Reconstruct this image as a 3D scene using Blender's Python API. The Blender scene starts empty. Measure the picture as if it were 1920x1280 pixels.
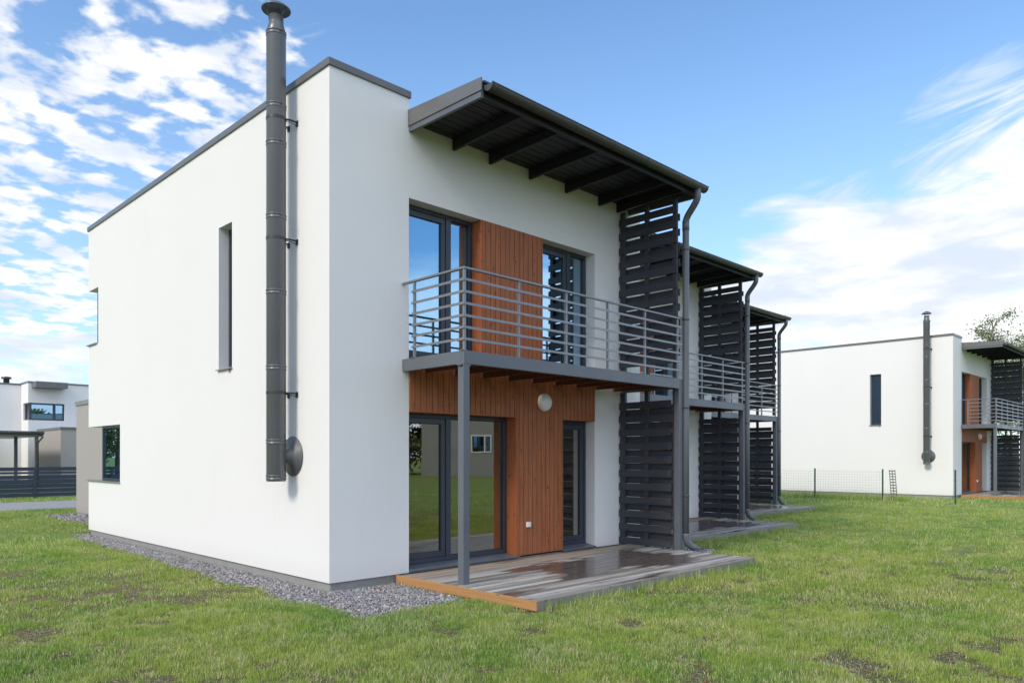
import bpy, bmesh, math, random
import numpy as np
from mathutils import Vector, Matrix, noise as mnoise
random.seed(7); rng = np.random.default_rng(7)
C = bpy.context.scene.collection
sc = bpy.context.scene
R = math.radians

# ------------------------------------------------------------------ camera
cam = bpy.data.objects.new('camera', bpy.data.cameras.new('camera'))
C.objects.link(cam); sc.camera = cam
cam.location = (0, 0, 1.65); cam.rotation_euler = (R(90), 0, R(-45))
cam.data.sensor_width = 36; cam.data.lens = 26.25; cam.data.shift_y = 0.112
cam.data.clip_start = 0.1; cam.data.clip_end = 3000
# ------------------------------------------------------------------ render settings
sc.render.engine = 'CYCLES'
sc.view_settings.view_transform = 'Standard'; sc.view_settings.look = 'None'
sc.view_settings.gamma = 1; sc.view_settings.use_curve_mapping = False
sc.view_settings.exposure = 1.01
# ------------------------------------------------------------------ node helper
class NT:
    def __init__(s, tree): s.t = tree; s.n = tree.nodes; s.l = tree.links
    def add(s, kind, **kw):
        nd = s.n.new(kind)
        for k, v in kw.items(): setattr(nd, k, v)
        return nd
    def set(s, sock, v):
        if isinstance(v, bpy.types.NodeSocket): s.l.new(v, sock)
        else: sock.default_value = v
    def math(s, op, a, b=None, c=None, clamp=False):
        nd = s.add('ShaderNodeMath', operation=op, use_clamp=clamp)
        s.set(nd.inputs[0], a)
        if b is not None: s.set(nd.inputs[1], b)
        if c is not None: s.set(nd.inputs[2], c)
        return nd.outputs[0]
    def vmath(s, op, a, b=None):
        nd = s.add('ShaderNodeVectorMath', operation=op)
        s.set(nd.inputs[0], a)
        if b is not None: s.set(nd.inputs[1], b)
        return nd.outputs['Value'] if op in ('DOT_PRODUCT', 'LENGTH') else nd.outputs[0]
    def noise(s, vec, scale, detail=4, rough=.5, dist=0):
        nd = s.add('ShaderNodeTexNoise'); s.set(nd.inputs['Vector'], vec)
        nd.inputs['Scale'].default_value = scale; nd.inputs['Detail'].default_value = detail
        nd.inputs['Roughness'].default_value = rough; nd.inputs['Distortion'].default_value = dist
        return nd.outputs[0]
    def remap(s, v, a, b, c=0., d=1., smooth=True):
        nd = s.add('ShaderNodeMapRange'); nd.interpolation_type = 'SMOOTHSTEP' if smooth else 'LINEAR'
        s.set(nd.inputs[0], v)
        for i, x in zip((1, 2, 3, 4), (a, b, c, d)): s.set(nd.inputs[i], x)
        return nd.outputs[0]
    def mix(s, f, a, b, mode='MIX'):
        nd = s.add('ShaderNodeMix', data_type='RGBA', blend_type=mode)
        s.set(nd.inputs[0], f)
        s.set(nd.inputs[6], a if isinstance(a, bpy.types.NodeSocket) else (*a, 1))
        s.set(nd.inputs[7], b if isinstance(b, bpy.types.NodeSocket) else (*b, 1))
        return nd.outputs[2]
    def sep(s, v):
        nd = s.add('ShaderNodeSeparateXYZ'); s.set(nd.inputs[0], v); return nd.outputs
    def comb(s, x, y, z):
        nd = s.add('ShaderNodeCombineXYZ')
        for i, q in enumerate((x, y, z)): s.set(nd.inputs[i], q)
        return nd.outputs[0]
    def bump(s, h, strength=.3, dist=.01):
        nd = s.add('ShaderNodeBump'); nd.inputs['Strength'].default_value = strength
        nd.inputs['Distance'].default_value = dist; s.set(nd.inputs['Height'], h); return nd.outputs[0]

# ------------------------------------------------------------------ world
SUN_EL, SUN_AZ = R(36), R(183)          # direction TO the sun, measured from +X towards +Y
w = bpy.data.worlds.new('World'); sc.world = w; w.use_nodes = True
T = NT(w.node_tree); T.n.clear()
sky = T.add('ShaderNodeTexSky', sky_type='NISHITA'); sky.sun_disc = False
sky.sun_elevation = SUN_EL; sky.sun_rotation = R(90) - SUN_AZ
sky.air_density = 1.0; sky.dust_density = 0.35; sky.ozone_density = 2.2; sky.altitude = 100
vec = T.add('ShaderNodeTexCoord').outputs['Generated']
x, y, z = T.sep(vec)
zc = T.math('MAXIMUM', z, 0.0)
zz = T.math('ADD', zc, 0.10)
pv = T.comb(T.math('DIVIDE', x, zz), T.math('DIVIDE', y, zz), 0.0)
def px_dir(px, py):
    r = (px-960)/1400; u = (855-py)/1400; s = math.sqrt(.5)
    return Vector(((1+r)*s, (1-r)*s, u)).normalized()
def blob(px, py, inner, outer):          # 1 inside `inner` degrees of that direction, 0 beyond `outer`
    d = T.vmath('DOT_PRODUCT', vec, tuple(px_dir(px, py)))
    return T.remap(d, math.cos(R(outer)), math.cos(R(inner)))
def mx(*a):
    o = a[0]
    for q in a[1:]: o = T.math('MAXIMUM', o, q)
    return o
# altocumulus flakes, upper left
puff = T.noise(pv, 9.0, 6, .50, .1)
big = T.noise(pv, 1.3, 3, .5, .2)
m_left = mx(blob(130, 90, 5, 19), T.math('MULTIPLY', blob(340, 180, 3, 11), .95), T.math('MULTIPLY', blob(20, 470, 3, 10), 1.0), T.math('MULTIPLY', blob(60, 560, 3, 9), 1.0))
t_left = T.math('ADD', T.math('MULTIPLY', puff, .72), T.math('MULTIPLY', big, .28))
c_left = T.math('MULTIPLY', T.remap(t_left, T.math('SUBTRACT', .64, T.math('MULTIPLY', m_left, .22)), T.math('SUBTRACT', .75, T.math('MULTIPLY', m_left, .22))), T.remap(m_left, .02, .35))
# cloud bank low above the horizon
az = T.math('ARCTAN2', y, x)
bankv = T.comb(T.math('MULTIPLY', az, 2.2), T.math('MULTIPLY', z, 8.0), 0.3)
bn = T.noise(bankv, 2.0, 7, .58, .3)
m_right = mx(blob(1850, 570, 5, 13), blob(1560, 620, 5, 13), T.math('MULTIPLY', blob(1960, 420, 2, 7), .8))
m_low = T.remap(z, .29, .06)
m_bank = mx(m_right, T.math('MULTIPLY', m_low, .72))
c_bank = T.math('MULTIPLY', T.remap(bn, T.math('SUBTRACT', .78, T.math('MULTIPLY', m_bank, .48)), T.math('SUBTRACT', .96, T.math('MULTIPLY', m_bank, .48))), T.remap(m_bank, .02, .5))
# thin streaks, right
wv = T.comb(T.math('MULTIPLY', az, 3.0), T.math('ADD', T.math('MULTIPLY', z, 17.0), T.math('MULTIPLY', az, 5.0)), 1.7)
wn = T.noise(wv, 1.3, 7, .62, .6)
m_w = mx(blob(1840, 275, 2, 8), T.math('MULTIPLY', blob(1580, 420, 1, 6), .9), T.math('MULTIPLY', blob(560, 60, .5, 3), .55))
c_w = T.math('MULTIPLY', T.remap(wn, T.math('SUBTRACT', .74, T.math('MULTIPLY', m_w, .38)), T.math('SUBTRACT', .96, T.math('MULTIPLY', m_w, .38))), T.math('MULTIPLY', m_w, .9))
# clouds in the half of the sky behind the camera (added to light the shaded fronts; low bank also shows in glass)
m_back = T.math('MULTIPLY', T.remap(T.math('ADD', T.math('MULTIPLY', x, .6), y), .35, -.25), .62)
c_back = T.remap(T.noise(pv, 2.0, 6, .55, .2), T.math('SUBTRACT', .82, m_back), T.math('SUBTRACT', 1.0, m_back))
m_glass = T.remap(T.math('ADD', z, T.math('MULTIPLY', T.math('SUBTRACT', bn, .5), .12)), .275, .22)
m_side = T.remap(T.math('SUBTRACT', T.math('MULTIPLY', x, 1.6), y), 1.15, 1.55)
m_rear = T.remap(y, .15, -.35)
c_glass = T.math('MULTIPLY', m_glass, m_rear)
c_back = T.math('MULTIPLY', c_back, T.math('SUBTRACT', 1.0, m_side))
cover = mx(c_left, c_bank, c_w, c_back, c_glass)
shade = T.noise(bankv, 3.2, 5, .55, .2)
ccol = T.mix(T.remap(shade, .36, .60), (0.78, 0.85, 0.97), (1.08, 1.08, 1.07))
ccol = T.mix(m_rear, ccol, (0.84, 0.97, 1.17))  # rear clouds tinted blue to cool the light on the shaded walls
hz = T.remap(z, .60, -.05)
skyc = T.mix(1.0, sky.outputs[0], (0.72, .87, .965), 'MULTIPLY')
SKY_S = 0.13
skyl = T.vmath('SCALE', skyc); skyl_n = skyl.node; skyl_n.inputs['Scale'].default_value = SKY_S
skyh = T.mix(T.math('MULTIPLY', hz, T.remap(y, -.3, .2, .12, .50)), skyl, (0.32, 0.42, 0.515))
cc = T.vmath('SCALE', ccol); cc.node.inputs['Scale'].default_value = 0.50
T.set(cc.node.inputs['Scale'], T.remap(y, .1, -.4, .50, .70))  # rear clouds made brighter to lift the shaded fronts
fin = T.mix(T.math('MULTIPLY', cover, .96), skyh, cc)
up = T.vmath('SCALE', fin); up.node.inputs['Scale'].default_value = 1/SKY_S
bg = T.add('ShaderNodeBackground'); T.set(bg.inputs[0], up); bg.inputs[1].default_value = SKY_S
T.l.new(bg.outputs[0], T.add('ShaderNodeOutputWorld').inputs[0])
# ------------------------------------------------------------------ sun (thinly veiled: soft shadows)
sl = bpy.data.lights.new('sun', 'SUN'); sl.energy = 1.25; sl.angle = R(15); sl.color = (1, .93, .82)
so = bpy.data.objects.new('sun', sl); C.objects.link(so)
sd = Vector((math.cos(SUN_AZ)*math.cos(SUN_EL), math.sin(SUN_AZ)*math.cos(SUN_EL), math.sin(SUN_EL)))
so.rotation_euler = sd.to_track_quat('Z', 'Y').to_euler(); so.location = (-10, 0, 20)

# ------------------------------------------------------------------ materials
MATS = {}
def material(name):
    m = bpy.data.materials.new(name); m.use_nodes = True
    t = NT(m.node_tree); b = t.n['Principled BSDF']; MATS[name] = m
    return m, t, b
def opos(t): return t.add('ShaderNodeTexCoord').outputs['Object']
def wpos(t): return t.add('ShaderNodeNewGeometry').outputs['Position']
def simple(name, col, rough=.5, metal=0, spec=.5, var=.12, vs=3., bumpy=0, bs=60., coat=0):
    m, t, b = material(name); p = opos(t)
    n = t.noise(p, vs, 5, .6)
    c = t.mix(n, tuple(q*(1-var) for q in col), tuple(q*(1+var) for q in col))
    t.set(b.inputs['Base Color'], c)
    t.set(b.inputs['Roughness'], t.remap(t.noise(p, vs*2.7, 4), .3, .7, rough*.85, min(1, rough*1.15)))
    b.inputs['Metallic'].default_value = metal; b.inputs['Specular IOR Level'].default_value = spec
    if coat: b.inputs['Coat Weight'].default_value = coat
    if bumpy: t.set(b.inputs['Normal'], t.bump(t.noise(p, bs, 3), bumpy, .004))
    return m
def stucco(name, col, stain=.03):
    m, t, b = material(name); p = opos(t)
    n1 = t.noise(p, .6, 4, .6); n2 = t.noise(p, 48., 6, .85)
    x, y, z = t.sep(p)
    st = t.noise(t.comb(t.math('MULTIPLY', x, 3.), t.math('MULTIPLY', y, 3.), t.math('MULTIPLY', z, .35)), 1.2, 5, .6)
    c = t.mix(n1, tuple(q*(1-stain) for q in col), tuple(q*(1+stain*.6) for q in col))
    c = t.mix(t.remap(st, .56, .78, 0, .16), c, tuple(q*.86 for q in col))
    c = t.mix(t.remap(z, .42, .10, 0, .22), c, (col[0]*.72, col[1]*.70, col[2]*.66))
    t.set(b.inputs['Base Color'], t.mix(t.remap(n2, .36, .64, 0, .30), c, tuple(q*.80 for q in col)))
    b.inputs['Roughness'].default_value = .92; b.inputs['Specular IOR Level'].default_value = .15
    v = t.add('ShaderNodeTexVoronoi'); t.set(v.inputs['Vector'], p); v.inputs['Scale'].default_value = 260.
    h = t.math('ADD', n2, t.math('MULTIPLY', v.outputs[0], .6))
    t.set(b.inputs['Normal'], t.bump(h, .6, .006))
    return m
stucco('white_render', (.83, .805, .79))
stucco('taupe_render', (.40, .365, .345))
simple('concrete', (.27, .265, .255), .9, var=.22, vs=5, bumpy=.4, bs=90)
def steel(name, col, rough, coat=0.0):
    m, t, b = material(name); p = opos(t)
    n = t.noise(p, 2.2, 5, .6); fine = t.noise(p, 60, 3, .6)
    c = t.mix(n, tuple(q*.86 for q in col), tuple(q*1.14 for q in col))
    c = t.mix(t.remap(fine, .62, .80, 0, .15), c, tuple(q*1.5 for q in col))
    t.set(b.inputs['Base Color'], c)
    t.set(b.inputs['Roughness'], t.remap(n, .3, .7, rough*.8, rough*1.25))
    b.inputs['Coat Weight'].default_value = coat; b.inputs['Coat Roughness'].default_value = .15
    t.set(b.inputs['Normal'], t.bump(t.noise(p, 9, 3), .06, .01))
    return m
steel('grey_steel', (.115, .124, .142), .38)
steel('flashing', (.14, .135, .135), .34)
simple('flue_metal', (.115, .118, .126), .36, metal=.2, var=.05, vs=1.2, coat=.1)
simple('rosette_metal', (.11, .11, .115), .5, metal=.1, var=.05)
steel('gutter_metal', (.062, .06, .06), .24, .4)
simple('gutter_zinc', (.052, .050, .050), .42, coat=.1, var=.08)
steel('frame_grey', (.036, .044, .060), .38)
simple('rail_steel', (.21, .22, .235), .32, metal=.35, var=.15)
simple('sill_metal', (.34, .34, .335), .38, metal=.4)
simple('galvanised', (.42, .42, .41), .38, metal=.9, var=.2, vs=20)
simple('black_paint', (.03, .03, .032), .5)
simple('white_plastic', (.74, .74, .72), .35)
simple('lamp_glass', (.80, .80, .78), .25, coat=.4, var=.04)
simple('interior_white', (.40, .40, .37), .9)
simple('reveal_white', (.78, .77, .72), .8)
simple('interior_floor', (.16, .11, .07), .4)
simple('green_post', (.02, .07, .05), .4)
simple('wire', (.14, .16, .15), .45, metal=.5)
simple('rust', (.35, .14, .04), .9)
def board_wood(name, col, dark, axis, along, w, rough=.55, knots=True, groove=.05, spec=.3):
    """boards of width w counted along `axis`, grain running along `along` (both 0..2, object space)"""
    m, t, b = material(name); p = opos(t); s = t.sep(p)
    q = t.math('DIVIDE', s[axis], w); idx = t.math('FLOOR', q); fr = t.math('FRACT', q)
    sc_ = [17., 17., 17.]; sc_[along] = .9
    off = t.math('MULTIPLY', idx, 7.31)
    comps = [t.math('MULTIPLY', s[i], sc_[i]) for i in range(3)]
    comps[along] = t.math('ADD', comps[along], off)
    g = t.noise(t.comb(*comps), 1.6, 6, .62, .8)
    wn = t.add('ShaderNodeTexWhiteNoise', noise_dimensions='1D'); t.set(wn.inputs['W'], idx)
    c = t.mix(t.remap(g, .27, .74), dark, col)
    c = t.mix(t.math('MULTIPLY', wn.outputs[0], .7), c, tuple(min(1, a*.72) for a in col))
    if knots:
        kc = [t.math('MULTIPLY', s[i], 9.) for i in range(3)]
        kc[along] = t.math('ADD', t.math('MULTIPLY', s[along], 5.5), off)
        v = t.add('ShaderNodeTexVoronoi'); t.set(v.inputs['Vector'], t.comb(*kc)); v.inputs['Scale'].default_value = 1.0
        k = t.remap(v.outputs[0], .20, .10)
        c = t.mix(t.math('MULTIPLY', k, .55), c, tuple(a*.35 for a in dark))
    if groove:
        e = t.math('MINIMUM', fr, t.math('SUBTRACT', 1.0, fr))
        gr = t.remap(e, groove, groove*.4)
        c = t.mix(t.math('MULTIPLY', gr, .5), c, tuple(a*.2 for a in dark))
        h = t.math('SUBTRACT', t.math('MULTIPLY', g, .15), gr)
    else: h = t.math('MULTIPLY', g, .4)
    t.set(b.inputs['Base Color'], c)
    t.set(b.inputs['Roughness'], t.remap(g, .3, .7, rough*.85, rough*1.15))
    b.inputs['Specular IOR Level'].default_value = spec
    t.set(b.inputs['Normal'], t.bump(h, .5, .006))
    return m
board_wood('stained_cladding', (.45, .155, .062), (.25, .072, .030), 0, 2, .0985)
board_wood('cladding_return', (.47, .145, .052), (.30, .08, .030), 1, 2, .4, groove=0)
board_wood('soffit_boards', (.020, .020, .023), (.011, .011, .012), 1, 0, .14, .45, False, .09)
board_wood('rafter_paint', (.030, .031, .035), (.018, .018, .021), 2, 1, .9, .5, False, 0)
board_wood('balcony_boards', (.17, .05, .022), (.09, .026, .012), 1, 0, .12, .6)
board_wood('joist_wood', (.15, .045, .020), (.08, .024, .011), 2, 1, .9, .6, True, 0)
board_wood('screen_paint', (.064, .068, .082), (.040, .043, .053), 2, 1, .118, .55, False, 0, .35)
board_wood('deck_edge', (.50, .27, .11), (.34, .16, .065), 2, 1, .9, .7, True, 0)
board_wood('deck_edge_grey', (.30, .285, .26), (.17, .155, .14), 2, 0, .9, .8, True, 0)
# weathered, partly wet decking
m, t, b = material('decking'); p = opos(t); s = t.sep(p)
idx = t.math('FLOOR', t.math('DIVIDE', t.math('ADD', s[1], 2.4925), .1))
g = t.noise(t.comb(t.math('ADD', t.math('MULTIPLY', s[0], 1.3), t.math('MULTIPLY', idx, 5.7)), t.math('MULTIPLY', s[1], 42.), 0.), 1.5, 6, .65, .6)
wn = t.add('ShaderNodeTexWhiteNoise', noise_dimensions='1D'); t.set(wn.inputs['W'], idx)
dry = t.mix(t.remap(g, .3, .7), (.20, .17, .145), (.46, .43, .40))
dry = t.mix(t.remap(wn.outputs[0], .25, .9, 0, .85), dry, (.15, .13, .115))
wn2 = t.add('ShaderNodeTexWhiteNoise', noise_dimensions='1D'); t.set(wn2.inputs['W'], t.math('ADD', idx, 77.3))
dry = t.mix(t.math('MULTIPLY', t.remap(wn2.outputs[0], .62, .8), .6), dry, (.55, .53, .51))
near = t.remap(s[1], -.75, -.15)
dry = t.mix(t.math('MULTIPLY', near, .75), dry, t.mix(t.remap(g, .35, .65), (.20, .125, .075), (.34, .24, .16)))
wmask = t.noise(t.comb(t.math('ADD', t.math('MULTIPLY', s[0], .75), t.math('MULTIPLY', wn.outputs[0], .42)), t.math('MULTIPLY', s[1], 1.7), 3.1), .95, 3, .45, .2)
cen = t.math('SUBTRACT', t.math('MULTIPLY', t.math('MULTIPLY', t.remap(s[0], 1.5, 3.2), t.remap(s[0], 5.7, 4.9)), t.remap(t.math('ABSOLUTE', t.math('ADD', s[1], 1.25)), 1.15, .3, 0, .22)), .03)
strk = t.noise(t.comb(t.math('ADD', t.math('MULTIPLY', s[0], .9), t.math('MULTIPLY', idx, 3.7)), t.math('MULTIPLY', s[1], 9.), 7.7), .9, 4, .55, .3)
wet = t.math('MAXIMUM', t.math('MULTIPLY', t.remap(t.math('ADD', wmask, cen), .56, .66), .95), t.math('MULTIPLY', t.remap(t.math('ADD', strk, t.math('MULTIPLY', t.math('SUBTRACT', wmask, .5), .6)), .58, .66), .8))
t.set(b.inputs['Base Color'], t.mix(wet, dry, t.mix(t.remap(g, .3, .7), (.050, .033, .026), (.12, .085, .066))))
t.set(b.inputs['Roughness'], t.math('SUBTRACT', .72, t.math('MULTIPLY', wet, .58)))
t.set(b.inputs['Specular IOR Level'], t.math('ADD', .3, t.math('MULTIPLY', wet, .4)))
t.set(b.inputs['Normal'], t.bump(g, .18, .004))
# glass
def glass(name, refl, tint, rough=0.0, tr=(.62, .68, .66)):
    m, t, b = material(name); t.n.remove(b)
    gl = t.add('ShaderNodeBsdfGlossy'); gl.inputs[0].default_value = (*tint, 1); gl.inputs[1].default_value = rough
    t.set(gl.inputs['Normal'], t.bump(t.noise(opos(t), .8, 2, .5), .035, .02))
    tp = t.add('ShaderNodeBsdfTransparent'); tp.inputs[0].default_value = (*tr, 1)
    lw = t.add('ShaderNodeLayerWeight'); lw.inputs[0].default_value = .5
    f = t.remap(lw.outputs['Facing'], 0., 1., refl*.8, min(1, refl*1.6), False)
    mxs = t.add('ShaderNodeMixShader'); t.set(mxs.inputs[0], f)
    t.l.new(tp.outputs[0], mxs.inputs[1]); t.l.new(gl.outputs[0], mxs.inputs[2])
    t.l.new(mxs.outputs[0], t.n['Material Output'].inputs[0])
    return m
glass('window_glass', .52, (.56, .82, 1.0))
glass('side_glass', .17, (.6, .75, 1.0))
glass('door_glass', .36, (.84, .80, .74), tr=(.66, .68, .62))
# ground, grass, gravel, road
m, t, b = material('lawn_soil'); p = wpos(t)
n1 = t.noise(p, .35, 5, .6); n2 = t.noise(p, 2.2, 6, .7); n3 = t.noise(p, 28., 5, .75)
g = t.mix(t.remap(n3, .3, .7), (.075, .13, .025), (.19, .29, .065))
g = t.mix(t.remap(n2, .35, .7), g, (.25, .29, .10))
soil = t.mix(t.remap(n3, .35, .65), (.045, .032, .024), (.26, .19, .135))
soil = t.mix(t.remap(t.noise(p, 13., 4, .7), .52, .62), soil, (.06, .10, .025))
dist = t.vmath('LENGTH', p)
bare = t.math('MULTIPLY', t.remap(dist, 16, 11, .0, 1.), .85)
t.set(b.inputs['Base Color'], t.mix(bare, g, soil))
b.inputs['Roughness'].default_value = .95; b.inputs['Specular IOR Level'].default_value = .1
t.set(b.inputs['Normal'], t.bump(n3, .8, .03))
m, t, b = material('grass_blade'); p = wpos(t)
at = t.add('ShaderNodeAttribute', attribute_name='rnd').outputs['Fac']
n1 = t.noise(p, .55, 4, .6); n2 = t.noise(p, 3.0, 4, .6)
g = t.mix(at, (.095, .19, .024), (.35, .52, .095))
g = t.mix(t.remap(n1, .36, .60, 0, .8), g, (.40, .46, .10))
g = t.mix(t.remap(n2, .50, .72, 0, .55), g, (.47, .47, .19))
g = t.mix(t.remap(t.noise(p, 7., 3, .6), .46, .62, 0, .38), g, (.11, .19, .04))
sth = t.remap(t.noise(p, 1.6, 4, .65), .38, .62, .97, .72)
g = t.mix(t.remap(at, sth, t.math('ADD', sth, .02), smooth=False), g, (.66, .58, .38))
t.set(b.inputs['Base Color'], g); b.inputs['Roughness'].default_value = .5
b.inputs['Specular IOR Level'].default_value = .35
tl = t.add('ShaderNodeBsdfTranslucent'); t.set(tl.inputs[0], t.mix(1.0, g, (1.0, 1.2, .5), 'MULTIPLY'))
ms = t.add('ShaderNodeMixShader'); ms.inputs[0].default_value = .22
t.l.new(b.outputs[0], ms.inputs[1]); t.l.new(tl.outputs[0], ms.inputs[2]); t.l.new(ms.outputs[0], t.n['Material Output'].inputs[0])
m, t, b = material('pebble')
at = t.add('ShaderNodeAttribute', attribute_name='rnd').outputs['Fac']
cr = t.add('ShaderNodeValToRGB'); t.set(cr.inputs[0], at); cr.color_ramp.interpolation = 'CONSTANT'
cols = [(.22, .22, .235), (.36, .35, .36), (.15, .15, .165), (.44, .37, .34), (.30, .305, .33), (.55, .54, .53), (.34, .27, .22), (.27, .27, .29), (.38, .38, .40)]
while len(cr.color_ramp.elements) < len(cols): cr.color_ramp.elements.new(.5)
for i, c in enumerate(cols): cr.color_ramp.elements[i].position = i/len(cols); cr.color_ramp.elements[i].color = (*c, 1)
t.set(b.inputs['Base Color'], t.mix(t.noise(wpos(t), 90, 3), t.mix(1., cr.outputs[0], (.55, .55, .57), 'MULTIPLY'), t.mix(1., cr.outputs[0], (1.08, 1.05, 1.06), 'MULTIPLY')))
b.inputs['Roughness'].default_value = .8
m, t, b = material('gravel_bed'); p = wpos(t)
v = t.add('ShaderNodeTexVoronoi'); t.set(v.inputs['Vector'], p); v.inputs['Scale'].default_value = 42.
t.set(b.inputs['Base Color'], t.mix(.75, t.mix(v.outputs[0], (.10, .10, .105), (.33, .32, .33)), t.mix(1., v.outputs[1], (.4, .38, .38), 'MULTIPLY')))
t.set(b.inputs['Normal'], t.bump(v.outputs[0], 1., .02)); b.inputs['Roughness'].default_value = .9
m, t, b = material('road_gravel'); p = wpos(t)
t.set(b.inputs['Base Color'], t.mix(t.noise(p, 9, 6, .7), (.22, .21, .20), (.38, .37, .365))); b.inputs['Roughness'].default_value = .95
t.set(b.inputs['Normal'], t.bump(t.noise(p, 60, 4), .6, .01))
m, t, b = material('leaf'); at = t.add('ShaderNodeAttribute', attribute_name='rnd').outputs['Fac']
g = t.mix(at, (.13, .15, .07), (.32, .34, .19))
t.set(b.inputs['Base Color'], g); b.inputs['Roughness'].default_value = .6
tl = t.add('ShaderNodeBsdfTranslucent'); t.set(tl.inputs[0], t.mix(1., g, (1.1, 1.2, .7), 'MULTIPLY'))
ms = t.add('ShaderNodeMixShader'); ms.inputs[0].default_value = .35
t.l.new(b.outputs[0], ms.inputs[1]); t.l.new(tl.outputs[0], ms.inputs[2]); t.l.new(ms.outputs[0], t.n['Material Output'].inputs[0])
m, t, b = material('dead_leaf'); at = t.add('ShaderNodeAttribute', attribute_name='rnd').outputs['Fac']
g = t.mix(t.remap(at, 0, .5), (.30, .085, .035), (.32, .19, .10)); g = t.mix(t.remap(at, .5, .55), g, (.50, .42, .29))
t.set(b.inputs['Base Color'], g); b.inputs['Roughness'].default_value = .7
simple('bark', (.16, .14, .12), .9, var=.35, vs=6, bumpy=.6, bs=20)
simple('weed_green', (.10, .16, .05), .6)
simple('dry_stick', (.42, .34, .24), .8)
board_wood('fence_paint', (.060, .076, .112), (.042, .052, .078), 2, 0, .15, .5, False, .04)
simple('old_block_wall', (.30, .29, .275), .95, var=.25, vs=.8)

# ------------------------------------------------------------------ mesh helpers
class MB:
    def __init__(s): s.v = []; s.f = []; s.sm = []
    def quad(s, *p, smooth=False):
        i = len(s.v); s.v += [tuple(q) for q in p]; s.f.append(tuple(range(i, i+len(p)))); s.sm.append(smooth); return s
    def box(s, x0, x1, y0, y1, z0, z1):
        i = len(s.v)
        s.v += [(x, y, z) for z in (z0, z1) for x, y in ((x0, y0), (x1, y0), (x1, y1), (x0, y1))]
        s.f += [(i+3, i+2, i+1, i), (i+4, i+5, i+6, i+7)] + [(i+a, i+(a+1) % 4, i+4+(a+1) % 4, i+4+a) for a in range(4)]
        s.sm += [False]*6; return s
    def prism(s, poly, axis, a, b):      # poly: 2D points in the two other axes (order x,y,z without axis)
        n = len(poly); i = len(s.v)
        def mk(p, c): q = list(p); q.insert(axis, c); return tuple(q)
        s.v += [mk(p, a) for p in poly] + [mk(p, b) for p in poly]
        s.f += [tuple(i+k for k in range(n)), tuple(i+n+k for k in range(n-1, -1, -1))]
        s.f += [(i+k, i+n+k, i+n+(k+1) % n, i+(k+1) % n) for k in range(n)]
        s.sm += [False]*(n+2); return s
    def rings(s, rings, cap0=True, cap1=True, closed=True):   # list of rings (lists of 3D points)
        n = len(rings[0]); i = len(s.v)
        for r in rings: s.v += [tuple(p) for p in r]
        m = n if closed else n-1
        for k in range(len(rings)-1):
            for j in range(m):
                s.f.append((i+k*n+j, i+k*n+(j+1) % n, i+(k+1)*n+(j+1) % n, i+(k+1)*n+j)); s.sm.append(True)
        if cap0: s.f.append(tuple(i+j for j in range(n-1, -1, -1))); s.sm.append(False)
        if cap1: s.f.append(tuple(i+(len(rings)-1)*n+j for j in range(n))); s.sm.append(False)
        return s
    def lathe(s, prof, origin=(0, 0, 0), axis='z', n=32, cap0=True, cap1=True):   # prof: (radius, height)
        rs = []
        for r, h in prof:
            ring = []
            for j in range(n):
                a = 2*math.pi*j/n; c, q = r*math.cos(a), r*math.sin(a)
                p = {'z': (c, q, h), 'x': (h, c, q), 'y': (q, h, c)}[axis]
                ring.append(tuple(p[k]+origin[k] for k in range(3)))
            rs.append(ring)
        return s.rings(rs, cap0, cap1)
    def tube(s, pts, r, n=10, cap=True, flat=None):
        pts = [Vector(p) for p in pts]; rr = r if hasattr(r, '__len__') else [r]*len(pts); rs = []
        up = None
        for k, p in enumerate(pts):
            d = (pts[min(k+1, len(pts)-1)]-pts[max(k-1, 0)]).normalized()
            if up is None: up = d.orthogonal().normalized()
            a = (up-d*up.dot(d)).normalized(); up = a; bb = d.cross(a)
            rs.append([p+(a*math.cos(2*math.pi*j/n)+bb*math.sin(2*math.pi*j/n))*rr[k] for j in range(n)])
        return s.rings(rs, cap, cap)
    def build(s, name, mat, parent=None, bevel=0, fix=True):
        me = bpy.data.meshes.new(name); me.from_pydata(s.v, [], s.f); me.polygons.foreach_set('use_smooth', s.sm)
        if fix:
            bm = bmesh.new(); bm.from_mesh(me); bmesh.ops.recalc_face_normals(bm, faces=bm.faces); bm.to_mesh(me); bm.free()
        me.materials.append(MATS[mat]); o = bpy.data.objects.new(name, me); C.objects.link(o)
        if parent: o.parent = parent
        if bevel:
            md = o.modifiers.new('bevel', 'BEVEL'); md.width = bevel; md.segments = 2; md.limit_method = 'ANGLE'; md.angle_limit = R(40)
        return o
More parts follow.
